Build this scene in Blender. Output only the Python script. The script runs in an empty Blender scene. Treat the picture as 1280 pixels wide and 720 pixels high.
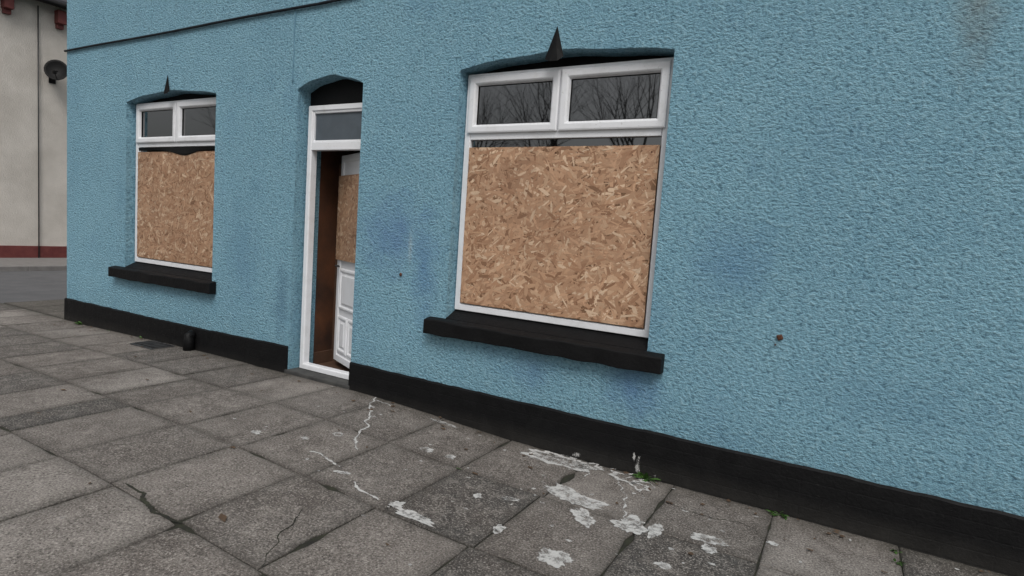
import bpy, bmesh, math, random
import numpy as np
from mathutils import Vector, Matrix, noise
random.seed(7); rng=np.random.default_rng(5)
sc=bpy.context.scene
col=sc.collection

# ------------------------------------------------------------------ materials
class N:
    def __init__(s,name):
        s.m=bpy.data.materials.new(name); s.m.use_nodes=True
        s.t=s.m.node_tree; s.b=s.t.nodes['Principled BSDF']; s.out=s.t.nodes['Material Output']
        s.tc=s.t.nodes.new('ShaderNodeTexCoord'); s.bn=None
    def new(s,k,**kw):
        n=s.t.nodes.new(k)
        for a,v in kw.items(): setattr(n,a,v)
        return n
    def link(s,a,b): s.t.links.new(a,b)
    def map(s,scale=(1,1,1),loc=(0,0,0),rot=(0,0,0)):
        n=s.new('ShaderNodeMapping'); n.inputs['Scale'].default_value=scale; n.inputs['Location'].default_value=loc; n.inputs['Rotation'].default_value=rot
        s.link(s.tc.outputs['Object'],n.inputs['Vector']); return n.outputs[0]
    def noise(s,sc_,det=4,rough=.55,vec=None,dist=0):
        n=s.new('ShaderNodeTexNoise'); n.inputs['Scale'].default_value=sc_; n.inputs['Detail'].default_value=det
        n.inputs['Roughness'].default_value=rough; n.inputs['Distortion'].default_value=dist
        s.link(vec if vec is not None else s.tc.outputs['Object'],n.inputs['Vector']); return n.outputs['Fac']
    def vor(s,sc_,feature='F1',vec=None,out='Distance'):
        n=s.new('ShaderNodeTexVoronoi'); n.feature=feature; n.inputs['Scale'].default_value=sc_
        s.link(vec if vec is not None else s.tc.outputs['Object'],n.inputs['Vector']); return n.outputs[out]
    def ramp(s,fac,stops):
        n=s.new('ShaderNodeValToRGB'); e=n.color_ramp.elements
        while len(e)<len(stops): e.new(.5)
        for k,(p,c) in enumerate(stops):
            e[k].position=p; e[k].color=(c if isinstance(c,tuple) else (c,c,c))+(1,)
        s.link(fac,n.inputs['Fac']); return n.outputs['Color']
    def mix(s,fac,a,b,mode='MIX'):
        n=s.new('ShaderNodeMix',data_type='RGBA',blend_type=mode)
        for inp,v in ((n.inputs[0],fac),(n.inputs[6],a),(n.inputs[7],b)):
            if isinstance(v,(int,float)): inp.default_value=v
            elif isinstance(v,tuple): inp.default_value=v+(1,)
            else: s.link(v,inp)
        return n.outputs[2]
    def math(s,op,a,b=0.,clamp=False):
        n=s.new('ShaderNodeMath',operation=op); n.use_clamp=clamp
        for inp,v in ((n.inputs[0],a),(n.inputs[1],b)):
            if isinstance(v,(int,float)): inp.default_value=v
            else: s.link(v,inp)
        return n.outputs[0]
    def color(s,c):
        if isinstance(c,tuple): s.b.inputs['Base Color'].default_value=c+(1,)
        else: s.link(c,s.b.inputs['Base Color'])
    def rough(s,c):
        if isinstance(c,(int,float)): s.b.inputs['Roughness'].default_value=c
        else: s.link(c,s.b.inputs['Roughness'])
    def spec(s,v): s.b.inputs['Specular IOR Level'].default_value=v
    def bump(s,h,strength=.5,dist=.01,prev=None):
        n=s.new('ShaderNodeBump'); n.inputs['Strength'].default_value=strength; n.inputs['Distance'].default_value=dist
        s.link(h,n.inputs['Height'])
        if prev is not None: s.link(prev,n.inputs['Normal'])
        s.link(n.outputs[0],s.b.inputs['Normal']); return n.outputs[0]
    def sep(s):
        n=s.new('ShaderNodeSeparateXYZ'); s.link(s.tc.outputs['Object'],n.inputs[0]); return n.outputs
    def blob(s,c,r,warp=1.6):
        if s.bn is None: s.bn=s.math('SUBTRACT',s.noise(7,4,.65),.5)
        mp=s.new('ShaderNodeMapping'); mp.inputs['Location'].default_value=tuple(-c[i]/r[i] for i in range(3)); mp.inputs['Scale'].default_value=tuple(1/r[i] for i in range(3))
        s.link(s.tc.outputs['Object'],mp.inputs['Vector'])
        ln=s.new('ShaderNodeVectorMath',operation='LENGTH'); s.link(mp.outputs[0],ln.inputs[0])
        return s.math('SUBTRACT',1.,s.math('ADD',ln.outputs['Value'],s.math('MULTIPLY',s.bn,warp)),True)

# blue roughcast render
b=N('blue_roughcast')
st=b.map((1,1,1.3))
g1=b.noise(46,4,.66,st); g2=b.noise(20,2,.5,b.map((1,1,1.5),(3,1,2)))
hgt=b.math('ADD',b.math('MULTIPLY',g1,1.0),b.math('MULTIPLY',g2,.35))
big=b.noise(.9,3,.6); med=b.noise(4.5,5,.65,None,.4)
c=b.ramp(big,[(.3,(.190,.385,.505)),(.7,(.235,.455,.575))])
c=b.mix(b.ramp(med,[(.35,0.),(.75,.4)]),c,(.29,.51,.61))
c=b.mix(b.ramp(b.noise(2.3,5,.7,b.map((1,1,.6),(4,2,9))),[(.54,0.),(.74,.45)]),c,(.13,.28,.43))
c=b.mix(b.ramp(b.noise(5.5,6,.75,b.map((1,1,.45),(14,2,9))),[(.58,0.),(.74,.35)]),c,(.14,.24,.30))
c=b.mix(b.ramp(hgt,[(.51,.72),(.650,0.)]),c,(.06,.15,.215))  # micro-shadow of the roughcast pits painted into the colour to strengthen relief
c=b.mix(b.ramp(hgt,[(.70,0.),(.84,.42)]),c,(.42,.63,.71))  # painted highlights on the raised grains
for ctr,r,cc,a in [((-3.3,0,1.45),(.45,1,.4),(.12,.24,.45),.65),((-2.95,0,1.2),(.16,1,.55),(.12,.26,.45),.65),((-.62,0,1.45),(.35,1,.3),(.11,.25,.42),.5),
                 ((-1.15,0,.55),(.25,1,.24),(.10,.22,.43),.65),((-1.9,0,.55),(.22,1,.2),(.12,.25,.42),.55),((-4.62,0,.75),(.14,1,.5),(.08,.18,.28),.6),
                 ((-5.2,0,1.2),(.35,1,.5),(.13,.28,.42),.4),((.3,0,.75),(.5,1,.2),(.13,.28,.40),.4),
                 ((.42,0,2.85),(.13,1,.45),(.2,.21,.18),.55),((-3.1,0,1.35),(.03,1,.22),(.45,.58,.62),.6)]:
    c=b.mix(b.math('MULTIPLY',b.blob(ctr,r),a),c,cc)
zz=b.sep()[2]
mr=b.new('ShaderNodeMapRange'); b.link(zz,mr.inputs[0]); mr.inputs[1].default_value=.30; mr.inputs[2].default_value=.55; mr.inputs[3].default_value=.4; mr.inputs[4].default_value=0
c=b.mix(b.math('MULTIPLY',mr.outputs[0],med),c,(.13,.24,.28))
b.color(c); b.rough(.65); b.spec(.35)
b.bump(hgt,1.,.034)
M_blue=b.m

def black_paint(name,brick=False):
    b=N(name)
    d=b.noise(9,5,.7); 
    c=b.mix(b.ramp(d,[(.5,0.),(.85,.5)]),(.0035,.0035,.004),(.011,.011,.011))
    c=b.mix(b.ramp(b.noise(60,3,.7),[(.66,0.),(.76,.5)]),c,(.05,.048,.045))
    if brick:
        mr=b.new('ShaderNodeMapRange'); b.link(b.sep()[2],mr.inputs[0]); mr.inputs[1].default_value=.02; mr.inputs[2].default_value=.14; mr.inputs[3].default_value=.9; mr.inputs[4].default_value=0
        c=b.mix(b.math('MULTIPLY',mr.outputs[0],b.noise(5,5,.7)),c,(.035,.033,.03))
    b.color(c); b.rough(b.ramp(d,[(.3,.5),(.8,.8)])); b.spec(.2)
    n0=b.bump(b.noise(45,4,.65),.6,.007)
    if brick:
        bt=b.new('ShaderNodeTexBrick'); bt.inputs['Scale'].default_value=1; bt.inputs['Brick Width'].default_value=.225; bt.inputs['Row Height'].default_value=.075
        bt.inputs['Mortar Size'].default_value=.006; bt.inputs['Mortar Smooth'].default_value=.7
        sw=b.new('ShaderNodeSeparateXYZ'); b.link(b.tc.outputs['Object'],sw.inputs[0]); cb=b.new('ShaderNodeCombineXYZ')
        b.link(sw.outputs[0],cb.inputs[0]); b.link(sw.outputs[2],cb.inputs[1]); b.link(cb.outputs[0],bt.inputs['Vector'])
        b.bump(b.math('SUBTRACT',1.,bt.outputs['Fac']),.22,.004,n0)
    return b.m
M_plinth=black_paint('black_plinth_paint',brick=True)
M_sill=black_paint('black_sill_paint')

b=N('white_upvc')
c=b.mix(b.ramp(b.noise(7,5,.7),[(.5,0.),(.8,.45)]),(.74,.75,.775),(.46,.46,.44))
c=b.mix(b.ramp(b.noise(70,3,.7),[(.64,0.),(.74,.6)]),c,(.25,.24,.22))
b.color(c); b.rough(.35); M_upvc=b.m

def glassmat(name,basec,rough,ior=1.75):
    b=N(name)
    c=b.mix(b.ramp(b.noise(5,4,.7),[(.4,0.),(.8,.5)]),basec,tuple(x*1.8+.001 for x in basec))
    b.color(c); b.rough(rough); b.b.inputs['IOR'].default_value=ior; b.bump(b.noise(2.5,1),.04,.01); return b.m
M_glass=glassmat('window_glass',(.003,.0035,.004),.02,2.35)
M_fan=glassmat('obscured_glass',(.07,.085,.10),.28,1.5)

def simple(name,c1,c2,sc_=8,rough=.6,bs=.3,bd=.004,bsc=60,metal=0,spec=.5):
    b=N(name); b.color(b.mix(b.ramp(b.noise(sc_,5,.65),[(.35,0.),(.7,1.)]),c1,c2)); b.rough(rough); b.b.inputs['Metallic'].default_value=metal
    b.bump(b.noise(bsc,4,.6),bs,bd); b.spec(spec); return b.m
M_black=simple('black_panel',(.0025,.0025,.003),(.005,.005,.005),spec=.2)
M_cable=simple('black_cable',(.008,.010,.014),(.02,.025,.03),rough=.6,spec=.2)
M_cableblue=simple('blue_painted_cable',(.12,.26,.35),(.15,.30,.40))
M_hall=simple('brown_hall_wall',(.035,.018,.012),(.13,.05,.022),2.2,.6)
M_hallfloor=simple('hall_floor',(.05,.03,.02),(.10,.05,.03),5)
M_dark=simple('dark_room',(.01,.01,.01),(.02,.02,.02))
M_rust=simple('rust',(.10,.035,.015),(.05,.02,.01),40,.85)
M_slate=simple('roof_slate',(.03,.03,.035),(.06,.06,.07),6,.6)
M_redpaint=simple('dark_red_paint',(.11,.022,.022),(.16,.04,.035),5,.6)
M_plaster=simple('cream_render',(.50,.465,.42),(.64,.60,.55),1.2,.85,1.,.012,30)
M_metal=simple('grey_metal',(.02,.02,.022),(.05,.05,.05),12,.6)
M_weed=simple('weed_leaf',(.03,.085,.015),(.07,.15,.03),20,.6)
M_leaf=simple('dead_leaf',(.06,.035,.02),(.11,.07,.04),30,.8)
M_bark=simple('bark',(.022,.019,.016),(.045,.038,.032),9,.9,.8,.02,20)
M_grass=simple('grass_ground',(.035,.055,.018),(.06,.08,.03),3,.9,.8,.03,30)
M_asph=simple('asphalt',(.085,.086,.09),(.12,.12,.125),2.5,.8,.6,.006,120)
M_kerb=simple('kerb_stone',(.16,.15,.145),(.22,.21,.20),6,.8,.5,.005,80)
M_dirt=simple('joint_dirt',(.014,.013,.010),(.034,.036,.02),12,.95,.8,.006,90)
M_step=simple('step_stone',(.03,.03,.03),(.07,.07,.065),8,.8,.5,.005,70)
M_line=simple('road_paint',(.55,.55,.52),(.7,.7,.68),9,.7)

# paving material
b=N('paving_slab')
at=b.new('ShaderNodeAttribute'); at.attribute_name='tone'
c=b.ramp(at.outputs['Fac'],[(0.,(.055,.052,.049)),(.3,(.120,.107,.097)),(.7,(.195,.172,.155)),(1.,(.285,.260,.238))])
l1=b.noise(2.1,6,.74)
c=b.mix(b.ramp(l1,[(.40,.0),(.62,.75)]),c,(.082,.068,.059))
l2=b.noise(11,6,.78)
c=b.mix(b.ramp(l2,[(.48,.0),(.68,.6)]),c,(.33,.30,.27))
gr=b.noise(95,3,.75)
c=b.mix(b.ramp(gr,[(.53,.0),(.68,.85)]),c,(.45,.415,.38))
c=b.mix(b.ramp(gr,[(.32,.95),(.48,.0)]),c,(.025,.022,.020))
c=b.mix(b.ramp(b.vor(5.5),[(0.,.8),(.05,.0)]),c,(.03,.028,.026))
c=b.mix(b.ramp(b.vor(3.7,'F1',b.map((1,1,1),(2,5,0))),[(0.,.7),(.035,.0)]),c,(.45,.44,.42))
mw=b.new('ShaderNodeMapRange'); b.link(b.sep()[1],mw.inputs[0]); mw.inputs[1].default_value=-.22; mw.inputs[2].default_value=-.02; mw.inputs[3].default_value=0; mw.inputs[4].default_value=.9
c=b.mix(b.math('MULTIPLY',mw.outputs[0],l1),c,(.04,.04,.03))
ed=b.new('ShaderNodeAttribute'); ed.attribute_name='edge'
c=b.mix(b.math('MULTIPLY',ed.outputs['Fac'],l2),c,(.026,.024,.02))
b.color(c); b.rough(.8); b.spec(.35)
b.bump(b.math('ADD',b.math('MULTIPLY',l2,1.),b.math('MULTIPLY',gr,.7)),1.,.009)
M_slab=b.m

b=N('white_paint_spill')
at=b.new('ShaderNodeAttribute'); at.attribute_name='cover'
nz=b.noise(17,6,.75)
a=b.math('ADD',at.outputs['Fac'],b.math('MULTIPLY',b.math('SUBTRACT',nz,.5),2.6))
a=b.ramp(a,[(.38,0.),(.85,1.)])
a=b.math('MULTIPLY',a,.88)
b.link(a,b.b.inputs['Alpha'])
b.color(b.mix(b.noise(60,4,.7),(.38,.375,.36),(.70,.695,.68))); b.rough(.8); M_spill=b.m

b=N('osb_flakes')
at=b.new('ShaderNodeAttribute'); at.attribute_name='Col'
c=b.mix(b.ramp(b.noise(130,3,.6),[(.4,0.),(.8,.3)]),at.outputs['Color'],(.27,.155,.09))
c=b.mix(b.ramp(b.noise(1.6,4,.65),[(.45,0.),(.8,.35)]),c,(.22,.125,.08))
b.color(c); b.rough(.6); b.bump(b.noise(200,2),.3,.002); M_osb=b.m

# ------------------------------------------------------------------ mesh helpers
def empty(name):
    o=bpy.data.objects.new(name,None); o.empty_display_size=.2; col.objects.link(o); return o
def mk(name,verts,faces,mat,parent=None,smooth=False):
    me=bpy.data.meshes.new(name); me.from_pydata([tuple(v) for v in verts],[],faces); me.update()
    bm=bmesh.new(); bm.from_mesh(me); bmesh.ops.recalc_face_normals(bm,faces=bm.faces); bm.to_mesh(me); bm.free()
    if mat: me.materials.append(mat)
    if smooth:
        for p in me.polygons: p.use_smooth=True
    o=bpy.data.objects.new(name,me); col.objects.link(o)
    if parent: o.parent=parent
    return o
def bevel(o,w,seg=2,ang=30):
    m=o.modifiers.new('b','BEVEL'); m.width=w; m.segments=seg; m.limit_method='ANGLE'; m.angle_limit=math.radians(ang); return o
BF=[(0,1,2,3),(7,6,5,4),(0,4,5,1),(1,5,6,2),(2,6,7,3),(3,7,4,0)]
def box(name,x0,x1,y0,y1,z0,z1,mat,parent=None,bv=0):
    v=[(x0,y0,z0),(x1,y0,z0),(x1,y1,z0),(x0,y1,z0),(x0,y0,z1),(x1,y0,z1),(x1,y1,z1),(x0,y1,z1)]
    o=mk(name,v,BF,mat,parent)
    if bv: bevel(o,bv)
    return o
def rectframe(name,x0,x1,z0,z1,prof,mat,parent):
    v=[];f=[]
    for (i,y) in prof:
        v+=[(x0+i,y,z0+i),(x1-i,y,z0+i),(x1-i,y,z1-i),(x0+i,y,z1-i)]
    for k in range(len(prof)-1):
        for j in range(4):
            a=4*k+j;bq=4*k+(j+1)%4; f.append((a,bq,bq+4,a+4))
    o=mk(name,v,f,mat,parent); bevel(o,.003,2,25); return o
def tube(pts,rad,n=8,closed_ends=True):
    V=[];Fc=[]
    pts=[Vector(p) for p in pts]
    for i,p in enumerate(pts):
        t=(pts[min(i+1,len(pts)-1)]-pts[max(i-1,0)]).normalized()
        a=t.orthogonal().normalized() if abs(t.z)>.9 else t.cross(Vector((0,0,1))).normalized()
        c_=t.cross(a); r=rad[i] if isinstance(rad,(list,tuple)) else rad
        for k in range(n):
            th=2*math.pi*k/n; V.append(p+(a*math.cos(th)+c_*math.sin(th))*r)
    for i in range(len(pts)-1):
        for k in range(n):
            Fc.append((i*n+k,i*n+(k+1)%n,(i+1)*n+(k+1)%n,(i+1)*n+k))
    if closed_ends: Fc+= [tuple(range(n))[::-1],tuple((len(pts)-1)*n+k for k in range(n))]
    return V,Fc
def sstep(a,b_,x):
    t=max(0,min(1,(x-a)/(b_-a))); return t*t*(3-2*t)
def g(x,y=0):   # gentle rise of the pavement towards the doorstep
    v=.075*(1-sstep(-3.7,-1.5,x))
    v-=.05*(1-sstep(-8.8,-5.2,x))
    return v*(1-sstep(2,8,-y)*.8)

# ------------------------------------------------------------------ blue house
house=empty('terraced_house')
XL,XR=-8.74,8.0
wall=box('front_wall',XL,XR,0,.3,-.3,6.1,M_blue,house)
def arch_prism(x0,x1,z0,zs,zc,y0=-.3,y1=.6,n=14):
    pr=[(x0,z0),(x1,z0)]
    for i in range(n+1):
        t=i/n; pr.append((x1+(x0-x1)*t, zs+(zc-zs)*math.sin(math.pi*t)+.006*math.sin(t*17)))
    m=len(pr); v=[(x,y0,z) for x,z in pr]+[(x,y1,z) for x,z in pr]
    f=[tuple(range(m)),tuple(range(2*m-1,m-1,-1))]+[(i,(i+1)%m,m+(i+1)%m,m+i) for i in range(m)]
    return mk('cut',v,f,None)
OPEN=[(-7.36,-5.70,.78,2.725,2.80),(-2.71,-1.085,.78,2.735,2.80),(-4.50,-3.70,-.35,2.70,2.79)]
for o_ in OPEN:
    cu=arch_prism(*o_)
    md=wall.modifiers.new('bo','BOOLEAN'); md.object=cu; md.operation='DIFFERENCE'; md.solver='EXACT'
    bpy.context.view_layer.update()
    dg=bpy.context.evaluated_depsgraph_get(); nm=bpy.data.meshes.new_from_object(wall.evaluated_get(dg))
    wall.modifiers.clear(); wall.data=nm; bpy.data.objects.remove(cu)
bevel(wall,.022,3,35)
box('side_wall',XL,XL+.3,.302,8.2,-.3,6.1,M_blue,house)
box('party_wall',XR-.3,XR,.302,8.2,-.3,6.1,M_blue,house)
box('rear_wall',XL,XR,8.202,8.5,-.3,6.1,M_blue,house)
mk('roof',[(XL-.1,-.3,6.05),(XR,-.3,6.05),(XR,4.25,8.9),(XL-.1,4.25,8.9),(XL-.1,8.8,6.05),(XR,8.8,6.05),
           (XL-.1,-.3,6.2),(XR,-.3,6.2),(XR,4.25,9.05),(XL-.1,4.25,9.05),(XL-.1,8.8,6.2),(XR,8.8,6.2)],
   [(0,1,2,3),(3,2,5,4),(6,7,8,9),(9,8,11,10),(0,1,7,6),(4,5,11,10),(0,3,9,6),(3,4,10,9),(1,2,8,7),(2,5,11,8)],M_slate,house)
for nm_,x in (('gable_wall',XL+.05),('gable_wall_far',XR-.25)):
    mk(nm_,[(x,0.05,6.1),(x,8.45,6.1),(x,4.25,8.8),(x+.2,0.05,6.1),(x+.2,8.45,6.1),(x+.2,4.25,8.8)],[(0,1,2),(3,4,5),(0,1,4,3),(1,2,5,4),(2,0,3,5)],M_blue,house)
v,f=tube([(XL-.1,-.36,6.08),(XR,-.36,6.08)],.06,10); mk('gutter',v,f,M_cable,house,True)
def upvc_window(name,x0,x1,z0,z1):
    e=empty(name); e.parent=house
    Y=.10
    rectframe('outer_frame',x0,x1,z0,z1,[(0,.17),(0,Y),(.045,Y),(.053,Y+.012),(.053,Y+.05),(.0535,.17)],M_upvc,e)
    xm=(x0+x1)/2
    box('transom',x0+.0535,x1-.0535,Y+.003,.165,2.225,2.285,M_upvc,e,.004)
    zt=2.285
    box('mullion',xm-.028,xm+.028,Y+.003,.165,zt+.001,z1-.054,M_upvc,e,.004)
    sp=[(0,Y+.04),(0,Y-.016),(.012,Y-.020),(.048,Y-.020),(.058,Y-.012),(.068,Y+.012),(.068,Y+.04)]
    for a,c_ in ((x0+.028,xm-.006),(xm+.006,x1-.028)):
        rectframe('opening_sash',a,c_,zt-.012,z1-.022,sp,M_upvc,e)
        rectframe('glazing_gasket',a+.066,c_-.066,zt+.054,z1-.088,[(0,Y+.012),(0,Y+.009),(.005,Y+.009),(.006,Y+.02)],M_black,e)
        box('top_glass',a+.064,c_-.064,Y+.018,Y+.024,zt+.05,z1-.084,M_glass,e)
    box('lower_glass',x0+.05,x1-.05,Y+.03,Y+.04,z0+.05,zt-.06,M_glass,e)
    box('head_filler',x0-.02,x1+.02,.175,.20,z1-.1,z1+.12,M_black,e)
    box('room_back',x0-.01,x1+.01,.21,.23,z0-.05,z1-.11,M_dark,e)
    return e
W1=upvc_window('boarded_window',-7.345,-5.712,.895,2.72)
W2=upvc_window('boarded_window',-2.70,-1.098,.895,2.72)

def osb(name,x0,x1,z0,z1,y,parent,th=.012,bright=1.):
    W=x1-x0;H=z1-z0
    verts=[(x0,y,z0),(x1,y,z0),(x1,y+th,z0),(x0,y+th,z0),(x0,y,z1),(x1,y,z1),(x1,y+th,z1),(x0,y+th,z1)]
    faces=list(BF); cols=[(.19,.10,.05)]*6
    n=int(W*H*2900)
    pal=[(.49,.295,.18),(.42,.245,.145),(.55,.36,.23),(.34,.185,.105),(.66,.48,.33),(.25,.13,.07),(.46,.28,.17),(.38,.215,.125)]
    wt=np.array([.22,.2,.16,.10,.10,.06,.14,.12]);wt/=wt.sum()
    for i in range(n):
        L=rng.uniform(.018,.065)*(1.3 if rng.random()<.15 else 1); w=rng.uniform(.004,.016); a=rng.normal(.15,.8) if rng.random()<.75 else rng.uniform(0,math.pi)
        cx=rng.uniform(x0,x1);cz=rng.uniform(z0,z1)
        sh=[(-L,-w*rng.uniform(.2,.9)),(-L*rng.uniform(.3,.7),-w),(L*rng.uniform(.3,.8),-w*rng.uniform(.7,1)),(L,w*rng.uniform(-.6,.9)),(L*rng.uniform(.2,.7),w),(-L*rng.uniform(.4,.95),w*rng.uniform(.6,1))]
        yy=y-.0003-.0028*i/n; tl=rng.normal(0,.02); b0=len(verts)
        for (p,q) in sh:
            X=cx+p*math.cos(a)-q*math.sin(a); Z=cz+p*math.sin(a)+q*math.cos(a)
            verts.append((min(max(X,x0),x1),yy+q*tl,min(max(Z,z0),z1)))
        faces.append(tuple(range(b0,b0+6)))
        c_=np.array(pal[rng.choice(8,p=wt)])*rng.uniform(.85,1.12)*bright; cols.append(tuple(c_))
    me=bpy.data.meshes.new(name); me.from_pydata(verts,[],faces); me.update()
    ca=me.color_attributes.new('Col','FLOAT_COLOR','CORNER')
    arr=[]
    for p,c_ in zip(me.polygons,cols): arr+= list(c_+(1.,) if isinstance(c_,tuple) else c_)*p.loop_total
    ca.data.foreach_set('color',arr)
    me.materials.append(M_osb); o=bpy.data.objects.new(name,me); col.objects.link(o); o.parent=parent; return o
osb('osb_board',-7.285,-5.77,.955,2.17,.094,W1,bright=.85)
osb('osb_board',-2.645,-1.152,.955,2.165,.094,W2,bright=1.)
v=[];f=[]
nn=24
for i in range(nn+1):
    t=i/nn; x=-7.25+1.46*t
    sag=.015+.07*math.sin(math.pi*min(1,max(0,(t-.35)/.5)))+.004*math.sin(t*23)
    v+=[(x,.080-.01*math.sin(t*9),2.215),(x,.083,2.19-sag*.5),(x,.087,2.215-sag)]
for i in range(nn):
    for k in range(2): f.append((3*i+k,3*i+3+k,3*i+4+k,3*i+1+k))
mk('torn_membrane',v,f,M_black,W1)
def screws(parent,xs,zs,y):
    v=[];f=[]
    for x in xs:
        for z in zs:
            b0=len(v); 
            for k in range(8): v.append((x+.006*math.cos(k*math.pi/4),y,z+.006*math.sin(k*math.pi/4)))
            f.append(tuple(range(b0,b0+8)))
    mk('board_screws',v,f,M_rust,parent)
screws(W2,(-2.6,-1.9,-1.2),(1.0,1.58,2.12),.0900); screws(W1,(-7.24,-6.5,-5.82),(1.0,1.58,2.08),.0900)

def sill(x0,x1,ox0,ox1,zt=.812,zb=.70):
    pr=[(-.085,zt-.006),(-.078,zt),(-.003,zt+.016),(-.003,zb),(-.085,zb)]
    ns=40;v=[];f=[];m=len(pr)
    for i in range(ns+1):
        x=x0+(x1-x0)*i/ns
        for k,(y,z) in enumerate(pr):
            j=noise.noise(Vector((x*6,y*9,z*9)))*.009
            v.append((x,y+(j if k in(0,1,4) else 0),z+(j if k in (0,1,4) else 0)))
    for i in range(ns):
        for k in range(m): f.append((i*m+k,i*m+(k+1)%m,(i+1)*m+(k+1)%m,(i+1)*m+k))
    f+=[tuple(range(m)),tuple(ns*m+k for k in range(m))]
    o=mk('window_sill',v,f,M_sill,house); bevel(o,.006,2,40)
    a,b_=ox0+.004,ox1-.004
    mk('sill_weathering',[(a,-.0025,zt+.0165),(b_,-.0025,zt+.0165),(b_,.13,.8935),(a,.13,.8935),(a,-.0025,zt-.03),(b_,-.0025,zt-.03),(b_,.13,zt-.03),(a,.13,zt-.03)],BF,M_sill,house)
sill(-7.56,-5.62,-7.36,-5.70); sill(-2.86,-.965,-2.71,-1.085)
for x,w_,h0,h1 in ((-6.545,.055,2.76,2.97),(-1.915,.072,2.725,2.965)):
    z1=h1;z0=h0
    v=[(x-w_,-.012,z0+.02),(x-w_*.35,-.03,z0),(x+w_*.5,-.028,z0),(x+w_,-.012,z0+.03),(x+w_*.2,-.018,z0+.10),(x-w_*.28,-.018,z0+.08),(x+.006,-.006,z1),(x,.02,z0+.05)]
    mk('lead_spike',v,[(0,1,5),(1,2,4,5),(2,3,4),(5,4,6),(0,5,6),(4,3,6),(0,6,7),(3,7,6),(0,7,1),(1,7,2),(2,7,3)],M_black,house)

def plinth(x0,x1):
    n=int((x1-x0)/.05);v=[];f=[]
    for i in range(n+1):
        x=x0+(x1-x0)*i/n
        j=noise.noise(Vector((x*5,1.3,0)))*.008+noise.noise(Vector((x*17,4.3,0)))*.004
        zt=.305+j+.025*math.exp(-((x+4.4)/.8)**2)
        j2=noise.noise(Vector((x*9,7,0)))*.005
        prof=[(.05,zt),(-.006+j2,zt),(-.018+j2,zt-.012),(-.02+j2*.6,zt-.12),(-.022+j2,.05),(-.022,-.2)]
        for p in prof: v.append((x,)+p)
    m=6
    for i in range(n):
        for k in range(m-1): f.append((i*m+k,i*m+k+1,(i+1)*m+k+1,(i+1)*m+k))
    f+=[tuple(range(m)),tuple(n*m+k for k in range(m))]
    mk('plinth',v,f,M_plinth,house)
plinth(XL-.02,-4.505); plinth(-3.695,XR)
box('side_plinth',XL-.02,XL+.05,.052,8.5,-.2,.3,M_plinth,house,.01)

D=empty('front_door'); D.parent=house
prof=[(0,.17),(0,.10),(.042,.10),(.050,.108),(.050,.17)]
rectframe('door_frame',-4.462,-3.70,.11,2.565,prof,M_upvc,D)
box('door_transom',-4.411,-3.751,.102,.168,2.165,2.235,M_upvc,D,.004)
rectframe('fanlight_bead',-4.411,-3.751,2.236,2.514,[(0,.165),(0,.108),(.018,.112),(.02,.16)],M_upvc,D)
box('fanlight_glass',-4.40,-3.76,.128,.134,2.25,2.50,M_fan,D)
box('head_filler',-4.52,-3.68,.15,.18,2.566,2.85,M_black,D)
box('door_step',-4.52,-3.68,-.03,.32,-.1,.105,M_step,D,.008)
leaf=empty('door_leaf'); leaf.parent=D; leaf.location=(-3.752,.165,0); leaf.rotation_euler=(0,0,-math.radians(24.5))
lw=.655; z0,z1=.165,2.16
box('slab',-lw,0,0,.045,z0,z1,M_upvc,leaf,.004)
rectframe('leaf_edge',-lw,0,z0,z1,[(0,-.001),(0,-.014),(.06,-.014),(.07,-.001)],M_upvc,leaf)
for (a,c_,d_,e_) in ((-.58,-.34,.26,.62),(-.315,-.075,.26,.62),(-.58,-.075,.68,1.08)):
    rectframe('raised_panel',a,c_,d_,e_,[(0,-.001),(0,-.008),(.012,-.016),(.028,-.016),(.04,-.004),(.05,-.004),(.075,-.015)],M_upvc,leaf)
    box('panel_field',a+.07,c_-.07,-.0155,-.002,d_+.07,e_-.07,M_upvc,leaf)
osb('osb_board',-.66,-.015,1.16,1.965,-.03,leaf,.014,.8)
v,f=tube([(-.6,-.014,1.10),(-.6,-.05,1.10),(-.5,-.05,1.10)],.009,8); mk('door_handle',v,f,M_metal,leaf,True)
box('hall_wall_left',-4.62,-4.52,.302,4.2,.1,2.8,M_hall,house)
box('hall_wall_right',-3.67,-3.57,.302,4.2,.1,2.8,M_hall,house)
box('hall_floor',-4.52,-3.67,.322,4.2,.05,.10,M_hallfloor,house)
box('hall_ceiling',-4.52,-3.67,.302,4.2,2.6,2.7,M_hall,house)
box('hall_end',-4.62,-3.57,4.21,4.3,.1,2.8,M_dark,house)
box('inner_door_frame',-4.519,-4.46,.55,.64,.101,2.1,M_hallfloor,house,.004)
box('skirting',-4.519,-4.50,.305,.549,.101,.22,M_hallfloor,house,.003)

pts=[]
for i in range(60):
    x=XL-.01+(6.0-XL)*i/59*1.0
    pts.append((x,-.018,3.405+.004*math.sin(x*2.1)+(.05*sstep(-4.2,-3.2,x))))
v,f=tube(pts,.0125,8); mk('wall_cable',v,f,M_cable,house,True)
v,f=tube([(-4.565+.004*math.sin(k),-.006,3.40-.05*k) for k in range(14)],.005,6); mk('drop_cable',v,f,M_cableblue,house,True)
for (x,z,r) in ((-.31,1.03,.022),(-3.18,1.13,.015),(-.33,.985,.006)):
    v=[];f=[];nn=10
    for k in range(nn):
        th=2*math.pi*k/nn; rr_=r*random.uniform(.7,1.2)
        v+=[(x+rr_*math.cos(th),-.003,z+rr_*math.sin(th)),(x+rr_*.6*math.cos(th),-.018,z+rr_*.6*math.sin(th))]
    f=[(2*k,2*((k+1)%nn),2*((k+1)%nn)+1,2*k+1) for k in range(nn)]+[tuple(2*k+1 for k in range(nn))]
    mk('rusty_fixing',v,f,M_rust,house)

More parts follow.
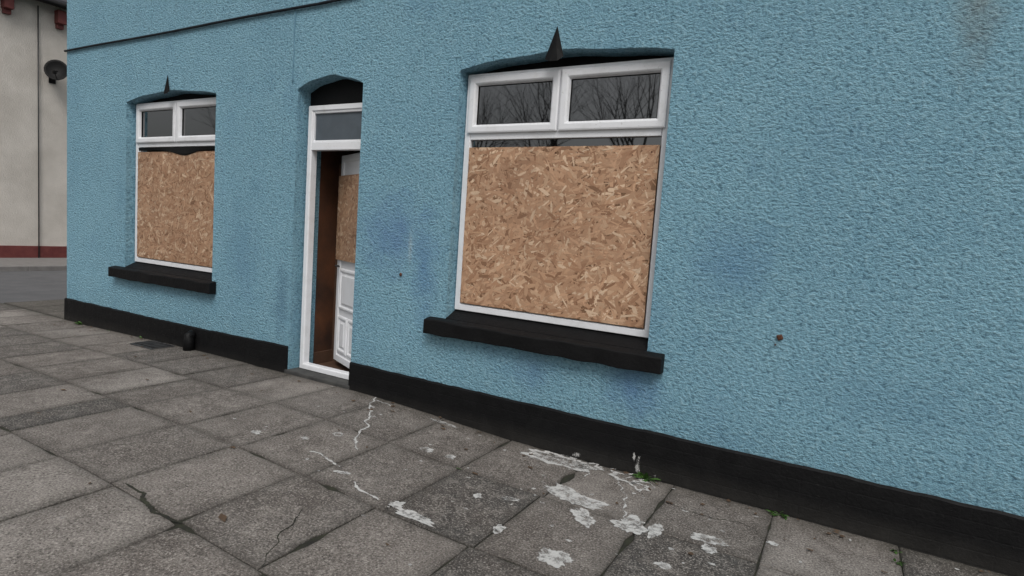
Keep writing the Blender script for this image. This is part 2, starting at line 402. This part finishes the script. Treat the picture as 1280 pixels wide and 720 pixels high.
# ------------------------------------------------------------------ ground
def sheet(name,x0,x1,y0,y1,z,mat,parent=None): return mk(name,[(x0,y0,z),(x1,y0,z),(x1,y1,z),(x0,y1,z)],[(0,1,2,3)],mat,parent)
sheet('ground',-400,400,-400,400,-.20,M_grass)
pv=[];pf=[];tone=[];edge=[]
def slab(x0,x1,y0,y1,tn):
    gap=random.uniform(.0014,.0048); x0+=gap;x1-=gap;y0+=gap;y1-=gap
    n=9; loop=[]
    for i in range(n): loop.append((x0+(x1-x0)*i/n,y0,0,-1))
    for i in range(n): loop.append((x1,y0+(y1-y0)*i/n,1,0))
    for i in range(n): loop.append((x1-(x1-x0)*i/n,y1,0,1))
    for i in range(n): loop.append((x0,y1-(y1-y0)*i/n,-1,0))
    m=len(loop); dz=random.gauss(0,.0014); tx=random.gauss(0,.0025);ty=random.gauss(0,.0025)
    cx=(x0+x1)/2;cy=(y0+y1)/2
    b0=len(pv)
    for ins,dd,e_ in ((.10,0,0.),(.035,0,.3),(.006,-.0005,.8),(.0,-.005,1.),(0,-.045,1.)):
        for (x,y,_,_) in loop:
            k=noise.noise(Vector((x*14,y*14,3)))*.005*(1 if ins<.02 else 0)
            chip=max(0,noise.noise(Vector((x*4,y*4,8)))-.38)*.08 if ins<.02 else 0
            fx=1-(ins+k+chip)/((x1-x0)/2);fy=1-(ins+k+chip)/((y1-y0)/2)
            X=cx+(x-cx)*fx;Y=cy+(y-cy)*fy
            pv.append((X,Y,g(X,Y)+dz+dd+(X-cx)*tx+(Y-cy)*ty)); tone.append(tn); edge.append(e_)
    for r in range(4):
        for k in range(m):
            pf.append((b0+r*m+k,b0+(r+1)*m+k,b0+(r+1)*m+(k+1)%m,b0+r*m+(k+1)%m))
    ci=len(pv); pv.append((cx,cy,g(cx,cy)+dz)); tone.append(tn); edge.append(0.)
    for k in range(m): pf.append((ci,b0+k,b0+(k+1)%m))
rows=[0.0,-.70,-1.42,-2.15,-2.87]
while rows[-1]>-8.5: rows.append(rows[-1]-.72)
rows[0]=-.024
for r in range(len(rows)-1):
    off=[0,.0,-.03,.01,.12,.3,-.15,.2,.05,.31,.1,.2,.0][r%13]
    js=[-.23+.6*k+off+(.28*((r*7)%3)*.5 if -.23+.6*k<-4.9 else 0)+random.uniform(-.014,.014) for k in range(-19,14)]
    for xa,xb in zip(js[:-1],js[1:]):
        if xb<=-10.5 or xa>7.6: continue
        xa=max(-10.6,xa); cx=(xa+xb)/2
        tn=min(1,max(0,random.gauss(.52,.28)))
        if r==1 and -2.0<cx<-1.42: tn=.02
        if r==1 and -2.6<cx<-2.03: tn=.42
        if r==2 and -5.0<cx<-4.3: tn=.0
        if r==3 and -4.0<cx<-2.6: tn=.85
        if r==0 and -.85<cx<-.2: tn=.4
        slab(xa,xb,rows[r+1],rows[r],tn)
y=0.0
while y<14:
    for xa,xb in ((-10.6,-10.0),(-10.0,-9.4),(-9.4,-8.775)): slab(xa,xb,y+.0,y+.72,min(1,max(0,random.gauss(.5,.2))))
    y+=.72
me=bpy.data.meshes.new('pavement'); me.from_pydata(pv,[],pf); me.update()
for nm_,d_ in (('tone',tone),('edge',edge)):
    a_=me.attributes.new(nm_,'FLOAT','POINT'); a_.data.foreach_set('value',d_)
bm=bmesh.new(); bm.from_mesh(me); bmesh.ops.recalc_face_normals(bm,faces=bm.faces); bm.to_mesh(me); bm.free()
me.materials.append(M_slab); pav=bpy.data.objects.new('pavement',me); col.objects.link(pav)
v=[];f=[];nx=60;ny=24
for i in range(nx+1):
    for j in range(ny+1):
        x=-10.6+18.2*i/nx;y=0.03-9.0*j/ny; v.append((x,y,g(x,y)-.010+.003*noise.noise(Vector((x*9,y*9,0)))))
for i in range(nx):
    for j in range(ny): a=i*(ny+1)+j; f.append((a,a+ny+1,a+ny+2,a+1))
mk('joint_bedding',v,f,M_dirt,pav)
sheet('corner_bedding',-10.6,-8.75,.031,14.2,.012,M_dirt,pav)
K=empty('kerb')
def kerbline(p,d,n,L=.9):
    v=[];f=[]
    for i in range(n):
        a=Vector(p)+Vector(d)*(L*i); e=Vector(d)*(L-.008); s=Vector((-d[1],d[0],0))*.14
        b0=len(v)
        for q in (a,a+e,a+e+s,a+s): v.append((q.x,q.y,-.15))
        for q in (a,a+e,a+e+s,a+s): v.append((q.x,q.y,.0))
        f+=[tuple(b0+k for k in fc) for fc in BF]
    o=mk('kerb_stones',v,f,M_kerb,K); bevel(o,.012,2); return o
kerbline((-10.6,-9.1,.02),(0,1,0),26)
kerbline((-10.6,-9.14,.0),(1,0,0),21)
kerbline((-16.6,-9.1,.0),(0,1,0),40)
sheet('side_road',-16.6,-10.74,-40,60,-.115,M_asph)
sheet('road',-60,60,-16.0,-9.2,-.111,M_asph)
R=empty('road_marking')
for k in range(12): sheet('dash',-10+3.0*k,-8.5+3.0*k,-12.65,-12.55,-.107,M_line,R)
for k in range(2): sheet('give_way',-16.2,-13.8,-8.9-.35*k,-8.7-.35*k,-.107,M_line,R)
box('far_pavement',-19.4,-16.745,-9,40,-.15,.0,M_kerb,None,.01)

# paint spills
sv=[];sf=[];cov=[]
def gz(x,y): return g(x,y)+.0042
def spill(cx,cy,rx,ry,rot=0,ring=False,seed=0,strength=1.):
    nA=56; radii=(0.001,.3,.55,.75,.9,1.0); b0=len(sv)
    for ri,rad in enumerate(radii):
        for k in range(nA):
            th=2*math.pi*k/nA
            q=1+.65*noise.noise(Vector((math.cos(th)*1.4+seed*3.1,math.sin(th)*1.4,seed)))+.35*noise.noise(Vector((math.cos(th)*5+seed,math.sin(th)*5,seed)))
            px=rx*rad*q*math.cos(th);py=ry*rad*q*math.sin(th)
            X=cx+px*math.cos(rot)-py*math.sin(rot);Y=cy+px*math.sin(rot)+py*math.cos(rot)
            Y=min(Y,-.026)
            sv.append((X,Y,gz(X,Y)))
            if ring: c_=(.2,.22,.35,.9,1.0,.2)[ri]
            else: c_=(.7,.7,.7,.78,.85,.2)[ri]
            cov.append(c_*strength)
    for r in range(len(radii)-1):
        for k in range(nA): sf.append((b0+r*nA+k,b0+r*nA+(k+1)%nA,b0+(r+1)*nA+(k+1)%nA,b0+(r+1)*nA+k))
def trail(pts,w,seed=0,cv=.95):
    P=[];
    for i in range(len(pts)-1):
        for t in np.linspace(0,1,14,endpoint=False):
            x=pts[i][0]*(1-t)+pts[i+1][0]*t;y=pts[i][1]*(1-t)+pts[i+1][1]*t
            P.append((x+.05*noise.noise(Vector((x*9,y*9,seed)))+.015*noise.noise(Vector((x*30,y*30,seed))),y+.05*noise.noise(Vector((x*9,y*9,seed+9)))))
    b0=len(sv)
    for i,(x,y) in enumerate(P):
        j=min(i+1,len(P)-1);k=max(i-1,0); d=Vector((P[j][0]-P[k][0],P[j][1]-P[k][1])).normalized(); n_=Vector((-d.y,d.x))
        ww=w*(1+1.3*noise.noise(Vector((i*.35,seed,2))))
        for s in (-1,0,1):
            X=x+n_.x*ww*s;Y=min(y+n_.y*ww*s,-.026); sv.append((X,Y,gz(X,Y)+.0003)); cov.append(cv if s==0 else .3)
    for i in range(len(P)-1):
        for s in (0,1): sf.append((b0+3*i+s,b0+3*i+3+s,b0+3*i+4+s,b0+3*i+1+s))
spill(-1.62,-.13,.21,.09,.0,False,1,.72); spill(-1.60,-.14,.25,.11,.0,True,51,1.); spill(-1.38,-.10,.10,.06,.3,True,2)
spill(-1.10,-.12,.12,.08,0,True,3); spill(-1.0,-.2,.07,.06,0,True,4)
spill(-1.27,-.60,.19,.09,-.3,False,5); spill(-1.12,-.80,.10,.06,-.8,False,6); spill(-.88,-.73,.10,.09,0,False,7); spill(-.75,-.70,.04,.08,0,False,8)
spill(-1.08,-1.27,.095,.07,0,False,9); spill(-.49,-.62,.11,.05,.2,False,10,.9); spill(-.47,-.72,.045,.04,0,False,11)
spill(-1.85,-1.37,.14,.035,-.05,False,12,1.05); spill(-2.0,-1.33,.05,.04,0,False,13)
spill(-2.35,-.62,.05,.035,0,False,14); spill(-2.17,-.60,.04,.03,0,False,15,.9); spill(-1.43,-1.2,.03,.05,.3,False,16)
spill(-.62,-1.02,.04,.025,0,False,17);spill(-2.95,-.85,.035,.03,0,True,18); spill(-3.05,-1.05,.03,.02,0,False,19)
spill(-1.72,-.95,.025,.03,.3,False,20);spill(-1.55,-.86,.05,.02,.3,False,21,.9); spill(-2.5,-1.25,.05,.02,.4,False,22)
spill(-3.35,-1.2,.04,.03,0,False,23,.8); spill(-2.6,-.12,.14,.02,0,False,24,.8); spill(-.2,-.45,.03,.02,0,False,25)
trail([(-3.35,-.06),(-3.22,-.28),(-3.02,-.5),(-2.85,-.75),(-2.66,-.98)],.012,1); trail([(-3.1,-.4),(-2.95,-.42)],.006,2)
trail([(-2.85,-1.15),(-2.68,-1.18),(-2.55,-1.20)],.010,3);trail([(-2.38,-1.27),(-2.2,-1.36),(-2.12,-1.35)],.009,13); trail([(-3.3,-.1),(-3.1,-.13)],.007,4)
trail([(-1.09,-.03),(-1.12,-.25),(-.98,-.5),(-.92,-.68)],.006,5,.85); trail([(-1.2,-.03),(-1.38,-.14),(-1.33,-.3)],.006,6,.85); trail([(-1.05,-.03),(-.92,-.15),(-.98,-.3)],.006,7)
for k in range(80):
    x=random.gauss(-1.6,1.1);y=-abs(random.gauss(0,.9))-.05
    if x>-4.3: spill(x,y,random.uniform(.005,.018),random.uniform(.004,.013),0,False,30+k,1.)
o=mk('paint_spill',sv,sf,M_spill,pav); a_=o.data.attributes.new('cover','FLOAT','POINT'); a_.data.foreach_set('value',cov)
sv=[];sf=[];cov=[]
def wsp(x,z,rx,rz,seed):
    nA=20;b0=len(sv); sv.append((x,-.0285,z)); cov.append(.8)
    for k in range(nA):
        th=2*math.pi*k/nA;q=1+.6*noise.noise(Vector((math.cos(th)*2+seed,math.sin(th)*2,seed)))
        sv.append((x+rx*q*math.cos(th),-.0285,z+rz*q*math.sin(th))); cov.append(.3)
    for k in range(nA): sf.append((b0,b0+1+k,b0+1+(k+1)%nA))
wsp(-1.07,.07,.018,.06,1);wsp(-1.10,.12,.012,.03,2);wsp(-.95,.03,.02,.03,3);wsp(-1.5,.03,.04,.02,4)
o=mk('plinth_splash',sv,sf,M_spill,house); a_=o.data.attributes.new('cover','FLOAT','POINT'); a_.data.foreach_set('value',cov)
def ribbon(name,pts,w,seed):
    v=[];f=[];P=[]
    for i in range(len(pts)-1):
        for t in np.linspace(0,1,10,endpoint=(i==len(pts)-2)):
            x=pts[i][0]*(1-t)+pts[i+1][0]*t;y=pts[i][1]*(1-t)+pts[i+1][1]*t
            P.append((x+.035*noise.noise(Vector((x*11,y*11,seed))),y+.035*noise.noise(Vector((x*11,y*11,seed+5)))))
    for i,(x,y) in enumerate(P):
        j=min(i+1,len(P)-1);k=max(i-1,0); d=Vector((P[j][0]-P[k][0],P[j][1]-P[k][1])).normalized(); n_=Vector((-d.y,d.x))
        ww=w*(.6+.8*abs(noise.noise(Vector((i*.5,seed,2)))*2))*math.sin(math.pi*(i+.6)/(len(P)+.2))**.4
        for s in (-1,1): v.append((x+n_.x*ww*s,y+n_.y*ww*s,g(x,y)+.0034))
    for i in range(len(P)-1): f.append((2*i,2*i+2,2*i+3,2*i+1))
    mk(name,v,f,M_dirt,pav)
ribbon('slab_crack',[(-2.34,-1.68),(-2.25,-1.80),(-2.2,-1.95),(-2.07,-2.12)],.004,1)
ribbon('slab_crack',[(-3.2,-2.12),(-3.0,-2.12),(-2.85,-2.18),(-2.64,-2.15)],.014,2)
ribbon('slab_crack',[(-.85,-.3),(-.6,-.35),(-.4,-.3),(-.22,-.42)],.002,3)
ribbon('slab_crack',[(-5.6,-1.3),(-5.5,-1.0),(-5.6,-.75)],.003,4)
ribbon('slab_crack',[(-3.8,-1.9),(-3.6,-1.7),(-3.62,-1.45)],.0025,6)

dr=empty('drain_cover')
box('frame',-6.62,-6.22,-.32,-.06,.02,g(-6.4)+.010,M_metal,dr,.004)
for k in range(5): box('bar',-6.58+.075*k,-6.545+.075*k,-.29,-.09,g(-6.4)+.0105,g(-6.4)+.022,M_metal,dr,.003)
v,f=tube([(-5.95,-.08,g(-5.95)-.02),(-5.95,-.08,g(-5.95)+.10),(-5.95,-.075,g(-5.95)+.15),(-5.95,-.03,g(-5.95)+.18)],[.055,.055,.05,.04],12); mk('pipe_stub',v,f,M_sill,None,True)

def weed(x,y,s,n):
    v=[];f=[]
    for k in range(n):
        a=random.uniform(0,2*math.pi); L=s*random.uniform(.5,1.1); el=random.uniform(.3,1.2); w=L*random.uniform(.1,.2)
        bx=x+random.gauss(0,s*.3);by=min(y+random.gauss(0,s*.12),-.03);bz=g(x,y)
        d=Vector((math.cos(a)*math.cos(el),-abs(math.sin(a))*math.cos(el),math.sin(el)));sd=Vector((-math.sin(a),math.cos(a),0))
        b0=len(v);p=Vector((bx,by,bz))
        for t,ww in ((0,.25),(.35,1),(.7,.8),(1,.05)):
            q=p+d*L*t-Vector((0,0,L*.35*t*t)); v.append(q-sd*w*ww); v.append(q+sd*w*ww)
        f+=[(b0+2*i,b0+2*i+1,b0+2*i+3,b0+2*i+2) for i in range(3)]
    v=[(p[0],min(p[1],-.026),max(p[2],g(p[0],p[1])+.003)) for p in v]
    mk('weed_clump',v,f,M_weed)
weed(-1.0,-.05,.085,34);weed(-.2,-.06,.06,18);weed(-8.25,-.06,.09,30);weed(.37,-.25,.04,12);weed(-6.9,-.05,.05,12);weed(-7.6,-.05,.04,10);weed(-2.02,-.71,.03,8);weed(.36,-.12,.035,10)
v=[];f=[]
spots=[(-2.53,-2.0)]+[(random.uniform(-9,1),-abs(random.gauss(0,.25))-.05) for _ in range(90)]+[(random.uniform(-8,1),random.uniform(-4,-.1)) for _ in range(50)]
for i,(x,y) in enumerate(spots):
    s=.028 if i==0 else random.uniform(.005,.018);a=random.uniform(0,6.28);b0=len(v)
    for k in range(6):
        th=k*math.pi/3;r=s*(1 if k%3 else 1.7)*random.uniform(.7,1.1)
        v.append((x+r*math.cos(th+a),min(y+r*.7*math.sin(th+a),-.026),g(x,y)+.006+random.uniform(0,.008)))
    f.append(tuple(range(b0,b0+6)))
mk('leaf_litter',v,f,M_leaf)

# ------------------------------------------------------------------ house over the side street
H2=empty('terraced_house')
FX=-19.1
box('walls',FX-8,FX,-6,22,-.15,6.75,M_plaster,H2)
box('base_band',FX-.05,FX+.03,-6.02,22.02,-.15,.32,M_redpaint,H2,.01)
mk('roof',[(FX+.35,-6.3,6.72),(FX+.35,22.3,6.72),(FX-4,22.3,9.6),(FX-4,-6.3,9.6),(FX-8.35,-6.3,6.72),(FX-8.35,22.3,6.72),
           (FX+.35,-6.3,6.84),(FX+.35,22.3,6.84),(FX-4,22.3,9.72),(FX-4,-6.3,9.72),(FX-8.35,-6.3,6.84),(FX-8.35,22.3,6.84)],
   [(0,1,2,3),(3,2,5,4),(6,7,8,9),(9,8,11,10),(0,1,7,6),(4,5,11,10),(0,3,9,6),(3,4,10,9),(1,2,8,7),(2,5,11,8),(0,3,4),(1,2,5)],M_slate,H2)
v,f=tube([(FX+.38,-6.3,6.70),(FX+.38,22.3,6.70)],.07,10); mk('gutter',v,f,M_black,H2,True)
for k in range(24):
    y=-6.2+1.15*k
    box('eaves_corbel',FX+.002,FX+.24,y,y+.2,6.28,6.62,M_redpaint,H2,.01)
    box('corbel_foot',FX+.003,FX+.12,y+.02,y+.18,6.16,6.278,M_redpaint,H2,.01)
v,f=tube([(FX+.05,3.77,0),(FX+.05,3.77,6.6)],.016,8); mk('downpipe',v,f,M_metal,H2,True)
for y0 in (-4.,7.5,13.):
    for z0 in (1.0,4.1):
        rectframe('window_frame',0,1.3,z0,z0+1.5,[(0,.05),(0,-.0),(.06,0),(.07,.04)],M_upvc,H2).matrix_world=Matrix.Translation((FX+.02,y0,0))@Matrix.Rotation(math.pi/2,4,'Z')
        box('window_glass',FX+.003,FX+.008,y0+.05,y0+1.25,z0+.05,z0+1.45,M_glass,H2)
S=empty('satellite_dish')
v=[];f=[];nr=6;na=24
for r in range(nr+1):
    rad=.27*r/nr
    for k in range(na):
        th=2*math.pi*k/na; v.append((-.22*(rad**2)/.07*.35+0,rad*math.cos(th),rad*1.08*math.sin(th)))
for r in range(nr):
    for k in range(na): f.append((r*na+k,r*na+(k+1)%na,(r+1)*na+(k+1)%na,(r+1)*na+k))
d=mk('dish',[(-p[0]*1.0,p[1],p[2]) for p in v],f,M_black,S,True); d.modifiers.new('s','SOLIDIFY').thickness=.01
d.location=(.28,0,0); d.rotation_euler=(0,math.radians(-15),math.radians(-35))
v,f=tube([(0,0,-.2),(.16,0,-.2),(.25,0,-.02)],.018,8); mk('bracket',v,f,M_black,S,True)
v,f=tube([(.28,0,-.2),(.62,-.2,-.12)],.01,8); mk('feed_arm',v,f,M_black,S,True)
box('feed_horn',.58,.66,-.24,-.16,-.14,-.06,M_black,S,.01); box('wall_plate',.0,.02,-.08,.08,-.3,-.1,M_black,S)
S.location=(FX,4.10,5.0)

# ------------------------------------------------------------------ bare trees across the road (mirrored in the glass)
def tree_mesh(seed,Ht=11):
    rd=random.Random(seed); V=[];Fc=[]
    def seg(p,d,L,r,depth):
        n=6 if depth<2 else (4 if depth<4 else 3)
        steps=4 if depth<3 else 2; pts=[p.copy()];rs=[r];q=p.copy();dd=d.copy()
        for s in range(steps):
            dd=(dd+Vector((rd.gauss(0,.12),rd.gauss(0,.12),rd.gauss(.03,.07)))).normalized(); q=q+dd*L/steps; pts.append(q.copy()); rs.append(r*(1-.38*(s+1)/steps))
        vv,ff=tube(pts,rs,n,False); b0=len(V); V.extend(vv); Fc.extend([tuple(b0+i for i in fc) for fc in ff])
        if depth>=6: return
        nb=3 if depth<5 else 2
        for k in range(nb+(1 if depth in(1,2) else 0)):
            i=rd.randint(max(1,len(pts)-2),len(pts)-1) if k else len(pts)-1
            spread=rd.uniform(.35,.8) if k else rd.uniform(.1,.3)
            ax=dd.orthogonal().normalized(); ax.rotate(Matrix.Rotation(rd.uniform(0,6.28),3,dd))
            nd=dd.copy(); nd.rotate(Matrix.Rotation(spread,3,ax)); nd.z+=.12; nd.normalize()
            seg(pts[i],nd,L*rd.uniform(.62,.82),rs[i]*(.76 if k==0 else .58),depth+1)
    seg(Vector((0,0,-.2)),Vector((0,0,1)),Ht*.22,.28,0)
    me=bpy.data.meshes.new('bare_tree'); me.from_pydata([tuple(v) for v in V],[],Fc); me.update(); me.materials.append(M_bark); return me
tms=[tree_mesh(3,12.5),tree_mesh(11,14)]
for i,(x,y,r) in enumerate([(-7.5,-17.0,0),(-11.,-18.5,1.3),(-14.5,-17.2,3.3),(-18,-17.8,2.1),(-25,-18.5,4.),(-32,-18,5.2),(-2,-18.3,3.2),(6,-18,1)]):
    o=bpy.data.objects.new('bare_tree',tms[i%2]); o.location=(x,y,-.1); o.rotation_euler=(0,0,r); col.objects.link(o)

# ------------------------------------------------------------------ light
w=bpy.data.worlds.new('World'); sc.world=w; w.use_nodes=True; t=w.node_tree; bg=t.nodes['Background']
sky=t.nodes.new('ShaderNodeTexSky'); sky.sky_type='NISHITA'; sky.sun_disc=False
el=math.radians(52); az=math.radians(145)
sky.sun_elevation=el; sky.sun_rotation=az; sky.dust_density=4; sky.air_density=1.2
hs=t.nodes.new('ShaderNodeHueSaturation'); hs.inputs['Saturation'].default_value=.22
t.links.new(sky.outputs[0],hs.inputs['Color']); t.links.new(hs.outputs[0],bg.inputs['Color']); bg.inputs['Strength'].default_value=.115
sun=bpy.data.lights.new('sun','SUN'); sun.energy=1.5; sun.angle=math.radians(24); sun.color=(1,.97,.93)
so=bpy.data.objects.new('sun',sun); col.objects.link(so)
dirv=Vector((math.sin(az)*math.cos(el),math.cos(az)*math.cos(el),math.sin(el)))
so.rotation_euler=dirv.to_track_quat('Z','Y').to_euler(); so.location=(0,-10,20)

# ------------------------------------------------------------------ camera
fpx,yaw,pitch,roll=737.7,.5158,-.0907,-.0692
cy,sy=math.cos(yaw),math.sin(yaw);cp,sp=math.cos(pitch),math.sin(pitch)
F=Vector((-sy*cp,cy*cp,sp));Rt=Vector((cy,sy,0));U=Rt.cross(F)
cr,sr=math.cos(roll),math.sin(roll)
r2=Rt*cr-U*sr;u2=Rt*sr+U*cr
cam=bpy.data.cameras.new('camera'); cam.sensor_width=36; cam.lens=36*fpx/1280; cam.clip_end=1000; cam.clip_start=.05
co=bpy.data.objects.new('camera',cam); col.objects.link(co)
co.matrix_world=Matrix(((r2.x,u2.x,-F.x,0),(r2.y,u2.y,-F.y,-3.7528),(r2.z,u2.z,-F.z,1.5217),(0,0,0,1)))
sc.camera=co
sc.view_settings.view_transform='Standard'; sc.view_settings.look='None'; sc.view_settings.exposure=0
